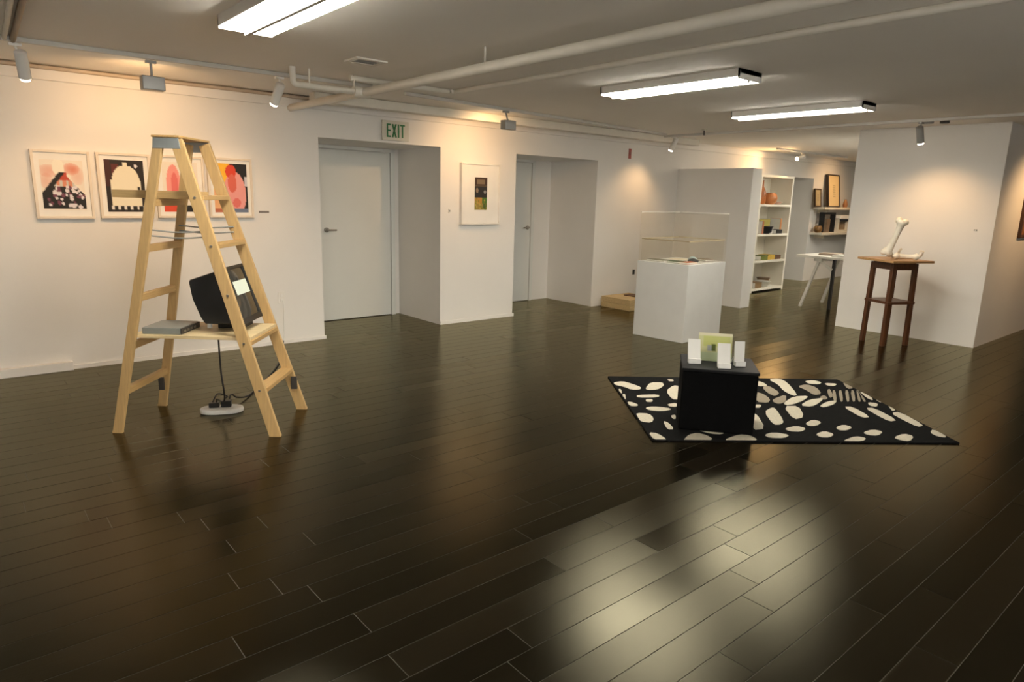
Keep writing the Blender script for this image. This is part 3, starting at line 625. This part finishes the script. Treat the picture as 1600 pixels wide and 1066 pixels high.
for P, ox, sc, mt in ((P6, 930, 5.333, M_RUGW), (P6g, 930, 5.333, M_RUGG), (P7, 1180, 5.0, M_RUGW), (P7g, 1180, 5.0, M_RUGG)):
    for poly in P: patch(poly, ox, 570, sc, mt)

# ------------------------------------------------------------------ black cube with leaflet holders
SA = math.atan2(-0.395, 0.311); SZ = RZ+0.003
t = thing('cube_stool', 'black upholstered cube standing on the patterned rug', 'stool', (4.035, 2.530, SZ), SA)
MB().box(-0.245, 0.245, -0.21, 0.21, 0, 0.415).build('body', M_STOOL, t, 0.012, 3)
MB().box(-0.25, 0.25, -0.215, 0.215, 0.4152, 0.437).build('lid', M_STOOLT, t, 0.006, 3)
SM = Matrix.Translation((4.035, 2.530, SZ+0.437)) @ Matrix.Rotation(SA, 4, 'Z')
def holder(label, x, y, rz, w=0.075, h=0.165, lean=0.40):
    p = SM @ Vector((x, y, 0))
    t = thing('leaflet_holder', label, 'holder', p, SA+rz, 'white leaflet holders on the black cube')
    ca, sa = math.cos(lean), math.sin(lean)
    MB().prism([(-0.028, 0.0), (-0.028, 0.036), (0.004, 0.030), (0.004+h*sa, 0.004+h*ca), (0.012+h*sa, h*ca), (0.016, 0.0)], -w/2, w/2, lambda u, v, q: (q, u, v)).build('stand', M_PAPER, t, 0.003)
    MB().prism([(0.012+0.6*h*sa, 0.6*h*ca), (0.10, 0.0), (0.108, 0.0), (0.018+0.65*h*sa, 0.6*h*ca)], -w/4, w/4, lambda u, v, q: (q, u, v)).build('strut', M_PAPER, t)
holder('left white leaflet holder on the black cube', -0.165, -0.05, 0.10, 0.085)
holder('front white leaflet holder on the black cube', 0.025, -0.13, 0.05, 0.085)
holder('right white leaflet holder on the black cube', 0.135, -0.04, 0.25, 0.072, 0.165, 0.12)
p = SM @ Vector((-0.022, 0.045, 0.0))
t = thing('leaflet', 'pale green printed leaflet card leaning between the white holders', 'leaflet', p, SA); t.rotation_euler = (-0.34, 0, SA)
MB().box(-0.115, 0.115, 0, 0.004, 0, 0.20).build('card', M_PAPER, t)
def card(u, v):
    c = (0.62, 0.62, 0.34)
    if v < .5 and .15 < u < .95: c = (0.55, 0.58, 0.20)
    if v < .12: c = (0.74, 0.70, 0.50)
    if .28 < u < .40 and .42 < v < .66: c = (0.42, 0.45, 0.48)
    if .40 < u < .52 and .38 < v < .66: c = (0.10, 0.13, 0.02)
    if v > .68: c = (0.52, 0.60, 0.38)
    return c
raster('print', -0.115, 0.115, 0.0, 0.20, -0.001, card, 24, 24, t)

# ------------------------------------------------------------------ display plinth with vitrine
PA = math.radians(5.5)
t = thing('display_plinth', 'white display plinth in the middle of the room', 'plinth', (6.545, 4.70, 0), PA)
MB().box(-0.42, 0.42, -0.33, 0.33, 0, 0.866).build('body', pm('plinth_paint', (0.58, 0.57, 0.545), 0.6, 0.02), t, 0.003)
t = thing('vitrine', 'clear acrylic display case on top of the white plinth', 'display case', (6.545, 4.70, 0.866), PA)
for x0, x1, yy0, yy1, z0, z1 in ((-0.415, 0.415, -0.325, -0.320, 0.003, 0.545), (-0.415, 0.415, 0.320, 0.325, 0.003, 0.545), (-0.415, -0.410, -0.319, 0.319, 0.003, 0.545), (0.410, 0.415, -0.319, 0.319, 0.003, 0.545), (-0.415, 0.415, -0.325, 0.325, 0.546, 0.551)):
    MB().box(x0, x1, yy0, yy1, z0, z1).build('pane', M_GLASS, t)
M_EDGE = pm('polished_edge', (0.70, 0.66, 0.60), 0.3, 0.03)
e = MB(); e.box(-0.415, 0.415, 0.318, 0.326, 0.5445, 0.5525).box(0.408, 0.416, -0.325, 0.318, 0.5445, 0.5525).build('pane_edge', M_EDGE, t)
M_TANE = pm('tan_acrylic_edge', (0.42, 0.34, 0.20), 0.4, 0.05)
c = thing('inner_cover', 'low clear cover with tan edges inside the display case', 'cover', (6.545, 4.70, 0.8665), PA)
for x0, x1, yy0, yy1 in ((-0.395, 0.395, -0.305, -0.301), (-0.395, 0.395, 0.301, 0.305), (-0.395, -0.391, -0.30, 0.30), (0.391, 0.395, -0.30, 0.30)): MB().box(x0, x1, yy0, yy1, 0.003, 0.245).build('pane', M_GLASS, c)
e = MB(); e.box(-0.398, 0.398, -0.307, -0.300, 0.2455, 0.256).box(-0.398, -0.390, -0.30, 0.30, 0.2455, 0.256).box(0.390, 0.398, -0.30, 0.30, 0.2455, 0.256).box(-0.398, 0.398, 0.300, 0.307, 0.2455, 0.256); e.build('rim', M_TANE, c)
VM = Matrix.Translation((6.545, 4.70, 0.8665)) @ Matrix.Rotation(PA, 4, 'Z')
def booklet(label, x, y, w, d, h, col, rz=0.0):
    p = VM @ Vector((x, y, 0)); t = thing('booklet', label, 'booklet', p, PA+rz, 'booklets in the display case')
    MB().box(-w/2, w/2, -d/2, d/2, 0.0035, h-0.0025).build('pages', M_PAPER, t); 
    e = MB(); e.box(-w/2-.003, w/2+.003, -d/2-.003, d/2+.003, 0, 0.003).box(-w/2-.003, w/2+.003, -d/2-.003, d/2+.003, h-0.002, h); e.build('cover', pm('cover_'+label.split()[0]+label.split()[1], col, 0.5, 0.1), t)
booklet('olive grey booklet at the left end of the display case', -0.25, 0.15, 0.16, 0.22, 0.018, (0.16, 0.15, 0.10))
booklet('dark green booklet left of centre in the display case', -0.24, -0.07, 0.15, 0.17, 0.016, (0.07, 0.11, 0.05), 0.2)
booklet('orange red booklet at the front of the display case', -0.27, -0.235, 0.19, 0.10, 0.022, (0.55, 0.16, 0.08), -0.1)
booklet('pale cream booklet in the middle of the display case', 0.0, 0.02, 0.18, 0.2, 0.02, (0.70, 0.62, 0.45), 0.15)
booklet('brown booklet at the right end of the display case', 0.29, -0.12, 0.15, 0.18, 0.02, (0.20, 0.15, 0.09), -0.2)
t = thing('sea_shell', 'dark and pale blue shell-like ornament lying in the display case', 'ornament', VM @ Vector((-0.10, -0.20, 0)), PA+0.6)
MB().lathe([(0.012, 0), (0.05, 0.006), (0.062, 0.022), (0.045, 0.042), (0.015, 0.05)], (0, 0, 0), 16).build('dark_half', pm('shell_dark', (0.02, 0.03, 0.04), 0.3, 0.3), t)
MB().lathe([(0.01, 0.0), (0.045, 0.005), (0.055, 0.03), (0.036, 0.056), (0.01, 0.064)], (0.085, 0.0, 0), 16).build('pale_half', pm('shell_pale', (0.42, 0.52, 0.55), 0.3, 0.15), t)

# wooden crate on the floor by the wall
t = thing('crate', 'low pale wooden crate on the floor against the wall behind the plinth', 'crate', (7.60, 6.33, 0), 0)
M_CRATE = wood('crate_wood', (0.62, 0.46, 0.24), 0.6, 0.15)
for z0 in (0.004, 0.084): 
    MB().box(-0.30, -0.285, -0.27, 0.27, z0, z0+0.075).build('slat', M_CRATE, t, 0.002); MB().box(0.285, 0.30, -0.27, 0.27, z0, z0+0.075).build('slat', M_CRATE, t, 0.002)
    MB().box(-0.2845, 0.2845, -0.27, -0.255, z0, z0+0.075).build('slat', M_CRATE, t, 0.002); MB().box(-0.2845, 0.2845, 0.255, 0.27, z0, z0+0.075).build('slat', M_CRATE, t, 0.002)
MB().box(-0.284, 0.284, -0.254, 0.254, 0.0, 0.012).build('bottom', M_CRATE, t)
MB().box(-0.284, 0.10, -0.254, 0.254, 0.145, 0.158).build('lid', M_CRATE, t)
MB().box(0.02, 0.2, -0.10, 0.12, 0.1585, 0.17).build('dark_slot', pm('slot_brown', (0.12, 0.055, 0.02), 0.6, 0.2), t)

# ------------------------------------------------------------------ tall wooden stand and bones
TA = math.atan2(0.351, 0.936) - math.radians(47)
t = thing('tall_stand', 'dark walnut tall stand with diamond-set top beside the right wall', 'stand', (8.22, 3.03, 0), TA)
for sx in (-1, 1):
    for sy in (-1, 1): MB().bar((sx*0.155, sy*0.155, 0), (sx*0.145, sy*0.145, 0.93), 0.046, 0.046, (1, 0, 0)).build('leg', M_WALNUT, t, 0.004)
for s in (-1, 1):
    MB().box(-0.13, 0.13, s*0.155-0.012, s*0.155+0.012, 0.86, 0.945).build('apron', M_WALNUT, t, 0.002); MB().box(s*0.155-0.012, s*0.155+0.012, -0.13, 0.13, 0.86, 0.945).build('apron', M_WALNUT, t, 0.002)
MB().box(-0.18, 0.18, -0.18, 0.18, 0.475, 0.505).build('lower_shelf', M_WALNUT, t, 0.004)
MB().box(-0.27, 0.27, -0.27, 0.27, 0.9455, 0.972).build('top', M_OAKTOP, t, 0.004)
def bone(label, loc, rot, L, r):
    pts = [(0, 0, 0), (0, 0, L*.07), (0.01, 0, L*.2), (0.012, 0, L*.5), (0.006, 0, L*.8), (0, 0, L*.93), (0, 0, L)]
    b = MB().tube(smooth_path(pts, 4), 0.01, 12)
    rad = [r*1.15, r*1.3, r*.9, r*.72, r*.88, r*1.3, r*1.0]; sm = smooth_path([(q, 0, 0) for q in rad], 4); b = MB().tube(smooth_path(pts, 4), [q.x for q in sm], 12)
    t = thing('bone_sculpture', label, 'sculpture', loc, 0); t.rotation_euler = rot
    sh = b.build('shaft', M_BONE, t)
    for sx in (-1, 1):
        for z, k in ((L*.03, 0.85), (L*.96, 0.9)):
            s = MB(); s.lathe([(r*.15, -r*k), (r*.75*k, -r*.65*k), (r*k, 0), (r*.75*k, r*.65*k), (r*.15, r*k)], (sx*r*.75, 0, z), 12); s.build('knuckle', M_BONE, sh)
    return t
ST = Matrix.Translation((8.22, 3.03, 0.972))
vd = Vector((0.936, 0.351, 0)); vl = Vector((0.351, -0.936, 0))
def onst(lat, dep, z): return ST @ (vl*lat + vd*dep + Vector((0, 0, z)))
bone('upright white bone leaning on the tall wooden stand', onst(-0.10, -0.05, 0.052), (0.10, 0.30, -1.21), 0.40, 0.042)
bone('white bone lying flat on the tall wooden stand', onst(-0.01, -0.135, 0.041), (math.radians(90), 0, math.radians(22)), 0.22, 0.030)
t = thing('jaw_bone', 'small white branching bone lying behind the long bones on the stand', 'sculpture', onst(0.10, 0.03, 0.0), -1.0)
MB().tube(smooth_path([(-0.14, 0, 0.03), (-0.06, 0.03, 0.024), (0.04, 0.03, 0.026), (0.13, 0, 0.04), (0.15, -0.02, 0.10)], 5), 0.022, 10).build('jaw', M_BONE, t)
MB().tube(smooth_path([(-0.06, 0.03, 0.03), (-0.07, 0.03, 0.08), (-0.05, 0.02, 0.115)], 4), 0.013, 8).build('prong', M_BONE, t)

# ------------------------------------------------------------------ back room: bookcase
BX0, BX1, BY0 = 10.68, 11.78, 6.20
t = thing('bookcase', 'tall white open bookcase in the back room', 'bookcase', ((BX0+BX1)/2, BY0, 0))
hw = (BX1-BX0)/2; dp = YW-0.03-BY0
M_SHELF = pm('shelf_white', (0.80, 0.76, 0.66), 0.5, 0.02)
for s in (-1, 1): MB().box(min(s*hw, s*(hw-0.045)), max(s*hw, s*(hw-0.045)), 0, dp, 0, 2.02).build('side_panel', M_SHELF, t, 0.002)
MB().box(-hw+0.045, hw-0.045, dp-0.015, dp, 0, 2.02).build('back_panel', M_SHELF, t)
SHZ = [0.03, 0.52, 0.985, 1.49, 1.98]
for z in SHZ: MB().box(-hw+0.0455, hw-0.0455, 0.002, dp-0.016, z, z+0.038).build('shelf', M_SHELF, t, 0.002)
def vase(label, x, y, z, prof, col, cat='vase', group='ornaments on the bookcase', name='vase'):
    t = thing(name, label, cat, (x, y, z), 0, group)
    MB().lathe(prof, (0, 0, 0), 18).build('body', pm('glaze_'+label.replace(' ', '_')[:24], col, 0.35, 0.15), t)
    r, h = prof[-1]; MB().lathe([(r*1.02, h-0.006), (r*1.15, h+0.001), (r*1.02, h+0.008)], (0, 0, 0), 18).build('rim', pm('rim_'+label.replace(' ', '_')[:24], tuple(c*.7 for c in col), 0.35, 0.1), t)
def book(label, x, y, z, w, d, h, col, rz=0.0, group='boxes and books on the bookcase', cat='book', name='book'):
    t = thing(name, label, cat, (x, y, z), rz, group); mt = pm('cloth_'+label.replace(' ', '_')[:26], col, 0.6, 0.12)
    c = 0.004; e = MB(); e.box(-w/2, w/2, -d/2, d/2, 0, c).box(-w/2, w/2, -d/2, d/2, h-c, h).box(-w/2, w/2, -d/2, -d/2+c, c, h-c); e.build('cover', mt, t)
    MB().box(-w/2+0.006, w/2-0.006, -d/2+c+.0003, d/2-0.006, c+.0003, h-c-.0003).build('pages', M_PAPER, t)
s4, s3, s2, s1 = (SHZ[i]+0.0382 for i in (3, 2, 1, 0))
YB = BY0+0.17
vase('tall orange brown bottle vase on the top shelf of the bookcase', 11.02, YB, s4, [(0.05, 0), (0.075, 0.03), (0.08, 0.16), (0.06, 0.24), (0.028, 0.30), (0.024, 0.40)], (0.42, 0.14, 0.04))
vase('squat orange brown pot on the top shelf of the bookcase', 11.24, YB-0.04, s4, [(0.07, 0), (0.11, 0.04), (0.125, 0.10), (0.11, 0.17), (0.08, 0.19)], (0.50, 0.20, 0.07), 'pot', name='pot')
vase('small pinkish dish on the top shelf of the bookcase', 11.47, YB-0.05, s4, [(0.05, 0), (0.07, 0.015), (0.085, 0.04)], (0.62, 0.42, 0.36), 'dish', name='dish')
vase('pale teal jar on the second shelf of the bookcase', 11.08, YB+0.14, s3, [(0.08, 0), (0.10, 0.04), (0.10, 0.20), (0.07, 0.26)], (0.32, 0.44, 0.40), 'jar', name='jar')
vase('black bowl on the second shelf of the bookcase', 11.1, YB-0.10, s3, [(0.06, 0), (0.10, 0.03), (0.115, 0.12)], (0.012, 0.012, 0.014), 'bowl', name='bowl')
book('olive yellow box standing at the back of the second bookcase shelf', 11.38, YB+0.13, s3, 0.36, 0.08, 0.24, (0.36, 0.30, 0.07))
book('black box lying right on the second bookcase shelf', 11.46, YB-0.08, s3, 0.20, 0.16, 0.07, (0.012, 0.012, 0.012))
vase('white cup between black things on the second bookcase shelf', 11.285, YB-0.08, s3, [(0.035, 0), (0.045, 0.01), (0.05, 0.09)], (0.75, 0.74, 0.72), 'cup', name='cup')
book('orange book standing at the right end of the second bookcase shelf', 11.64, YB+0.02, s3, 0.05, 0.2, 0.26, (0.50, 0.22, 0.09))
book('red brown book at the left end of the second bookcase shelf', 10.92, YB-0.05, s3, 0.05, 0.2, 0.22, (0.34, 0.11, 0.05))
book('green book lying on the third shelf of the bookcase', 11.12, YB-0.02, s2, 0.22, 0.2, 0.075, (0.13, 0.15, 0.03))
book('yellow book lying on the third shelf of the bookcase', 11.36, YB-0.02, s2, 0.24, 0.2, 0.085, (0.46, 0.30, 0.05))
book('dark brown book lying on the third shelf of the bookcase', 11.59, YB-0.02, s2, 0.19, 0.2, 0.07, (0.10, 0.05, 0.025))
vase('white vase at the left of the third bookcase shelf', 10.92, YB+0.05, s2, [(0.05, 0), (0.07, 0.06), (0.06, 0.2), (0.03, 0.25)], (0.66, 0.62, 0.55))
book('brown box on the bottom shelf of the bookcase', 11.0, YB-0.03, s1, 0.22, 0.2, 0.10, (0.24, 0.15, 0.07))
vase('white bowl on the bottom shelf of the bookcase', 11.26, YB-0.06, s1, [(0.05, 0), (0.10, 0.03), (0.125, 0.10)], (0.74, 0.72, 0.66), 'bowl', name='bowl')
vase('brown bowl on the bottom shelf of the bookcase', 11.51, YB+0.08, s1, [(0.05, 0), (0.09, 0.03), (0.11, 0.13)], (0.22, 0.13, 0.06), 'bowl', name='bowl')

# wall shelves beyond the third recess
M_LEDGE = pm('ledge_white', (0.76, 0.70, 0.58), 0.5, 0.03)
def wall_shelf(label, z):
    t = thing('wall_shelf', label, 'shelf', (14.75, YW, z)); MB().box(-1.24, 1.24, -0.26, 0, -0.05, 0).build('ledge', M_LEDGE, t, 0.003)
    for dx in (-1.0, 1.0): MB().box(dx-0.012, dx+0.012, -0.2, 0, -0.12, -0.0505).build('bracket', M_LEDGE, t)
wall_shelf('upper white wall shelf with framed pictures in the back room', 1.50); wall_shelf('lower white wall shelf above the trestle table in the back room', 0.995)
def leaning(label, x, z, w, h, col_f, col_p, y=0.13, lean=0.12, dp=0.03):
    t = thing('framed_picture', label, 'picture', (x, YW-y, z), 0, 'framed pictures leaning on the wall shelf'); t.rotation_euler = (-lean, 0, 0.0)
    fm = pm('frame_'+label.replace(' ', '_')[:20], col_f, 0.4, 0.1); fw = 0.025
    f = MB(); f.box(-w/2, -w/2+fw, 0, dp, 0, h).box(w/2-fw, w/2, 0, dp, 0, h).box(-w/2+fw, w/2-fw, 0, dp, 0, fw).box(-w/2+fw, w/2-fw, 0, dp, h-fw, h); f.build('frame', fm, t, 0.002)
    def pr(u, v):
        c = col_p
        if .38 < u < .66 and .25 < v < .75 and (v*14) % 1 > .35: c = tuple(q*.62 for q in col_p)
        return c
    raster('print', -w/2+fw, w/2-fw, fw, h-fw, 0.010, pr, 16, 28, t)
leaning('tall dark framed poster leaning on the upper wall shelf', 14.12, 1.5005, 0.50, 0.66, (0.03, 0.018, 0.01), (0.74, 0.58, 0.32), 0.16, 0.13, 0.05)
leaning('small dark framed picture left of the tall poster on the wall shelf', 13.50, 1.5005, 0.26, 0.36, (0.08, 0.045, 0.02), (0.46, 0.36, 0.20))
vase('small orange brown figure right of the tall poster on the wall shelf', 14.60, YW-0.16, 1.5005, [(0.04, 0), (0.05, 0.05), (0.035, 0.12), (0.02, 0.16)], (0.36, 0.15, 0.05), 'ornament', 'ornaments on the wall shelves', 'figurine')
vase('small brown pot on the lower wall shelf', 13.545, YW-0.15, 0.9955, [(0.05, 0), (0.08, 0.04), (0.08, 0.10), (0.06, 0.13)], (0.22, 0.11, 0.03), 'pot', 'ornaments on the wall shelves', 'pot')
t = thing('shadow_box', 'black open shadow box on the lower wall shelf', 'box', (13.82, YW-0.15, 0.9955))
MB().box(-0.17, -0.14, -0.05, 0.05, 0, 0.40).build('post', M_BLACK, t); MB().box(0.30, 0.33, -0.05, 0.05, 0, 0.40).build('post', M_BLACK, t); MB().box(-0.139, 0.299, -0.05, 0.05, 0.36, 0.40).build('crossbar', M_BLACK, t)
MB().box(0.0, 0.14, -0.04, 0.04, 0, 0.27).build('inner_panel', pm('panel_brown', (0.20, 0.14, 0.09), 0.5, 0.2), t)
t = thing('house_model', 'small architectural model with white roof on the lower wall shelf', 'model', (14.50, YW-0.15, 0.9955))
MB().box(-0.24, 0.24, -0.09, 0.09, 0, 0.05).build('base', M_LEDGE, t, 0.003)
for dx in (-0.21, 0.21): MB().box(dx-0.015, dx+0.015, -0.07, 0.07, 0.0505, 0.27).build('post', M_LEDGE, t)
MB().box(-0.19, 0.19, -0.02, 0.06, 0.0505, 0.20).build('inner_block', pm('model_brown', (0.24, 0.17, 0.10), 0.5, 0.2), t)
MB().box(-0.19, 0.19, -0.07, 0.07, 0.22, 0.27).build('lintel', M_BLACK, t)
MB().box(-0.25, 0.25, -0.11, 0.11, 0.2705, 0.345).build('roof', M_PAPER, t, 0.01)
book('rolled beige stack at the left end of the lower wall shelf', 13.30+0.32, YW-0.06, 1.13+0.0, 0.16, 0.1, 0.10, (0.46, 0.36, 0.22), 0, 'ornaments on the wall shelves') if False else None

# trestle table in the back room
t = thing('trestle_table', 'white trestle table in the back room behind the right wall block', 'table', (10.42, 4.45, 0))
M_TBL = pm('table_white', (0.78, 0.76, 0.70), 0.4, 0.02)
MB().box(-0.40, 0.40, -0.50, 0.66, 0.755, 0.79).build('table_top', M_TBL, t, 0.004)
for sx in (-1, 1):
    for a, c in ((0.53, 0.33),):
        MB().bar((sx*0.36, a, 0), (sx*0.33, c, 0.715), 0.04, 0.04, (1, 0, 0)).build('leg', M_TBL, t, 0.002)
MB().bar((-0.33, 0.12, 0.60), (-0.33, 0.33, 0.73), 0.03, 0.03, (1, 0, 0)).build('brace', M_TBL, t)
MB().box(-0.36, 0.36, 0.28, 0.395, 0.712, 0.7545).build('crosspiece', M_TBL, t, 0.002)
for dx, dy in ((-0.30, 0.11), (0.30, 0.11), (-0.30, -0.46), (0.30, -0.46)): MB().box(dx-0.02, dx+0.02, dy-0.02, dy+0.02, 0, 0.7545).build('leg', M_BLACK, t)
def paper(label, x, y, w, d, h, col, rz):
    t = thing('paper_stack', label, 'papers', (10.42+x, 4.45+y, 0.7905), rz, 'things lying on the trestle table')
    for i in range(3): MB().box(-w/2+i*.004, w/2-i*.003, -d/2+i*.003, d/2-i*.005, i*h/3, (i+.96)*h/3).build('sheet', pm('sheet_'+label.replace(' ', '_')[:20], col, 0.7, 0.06), t)
paper('flat grey brown papers at the back of the trestle table', 0.05, 0.33, 0.34, 0.3, 0.03, (0.30, 0.23, 0.17), 0.2)
paper('white papers at the front of the trestle table', -0.24, 0.03, 0.26, 0.2, 0.035, (0.80, 0.78, 0.72), -0.1)
vase('dark small jar at the back of the trestle table', 10.60, 4.48, 0.7905, [(0.03, 0), (0.045, 0.01), (0.045, 0.08), (0.03, 0.10)], (0.06, 0.04, 0.03), 'jar', 'things lying on the trestle table', 'jar')
vase('white mug on the trestle table beside the papers', 10.24, 4.27, 0.7905, [(0.035, 0), (0.04, 0.01), (0.042, 0.10)], (0.78, 0.76, 0.72), 'mug', 'things lying on the trestle table', 'mug')
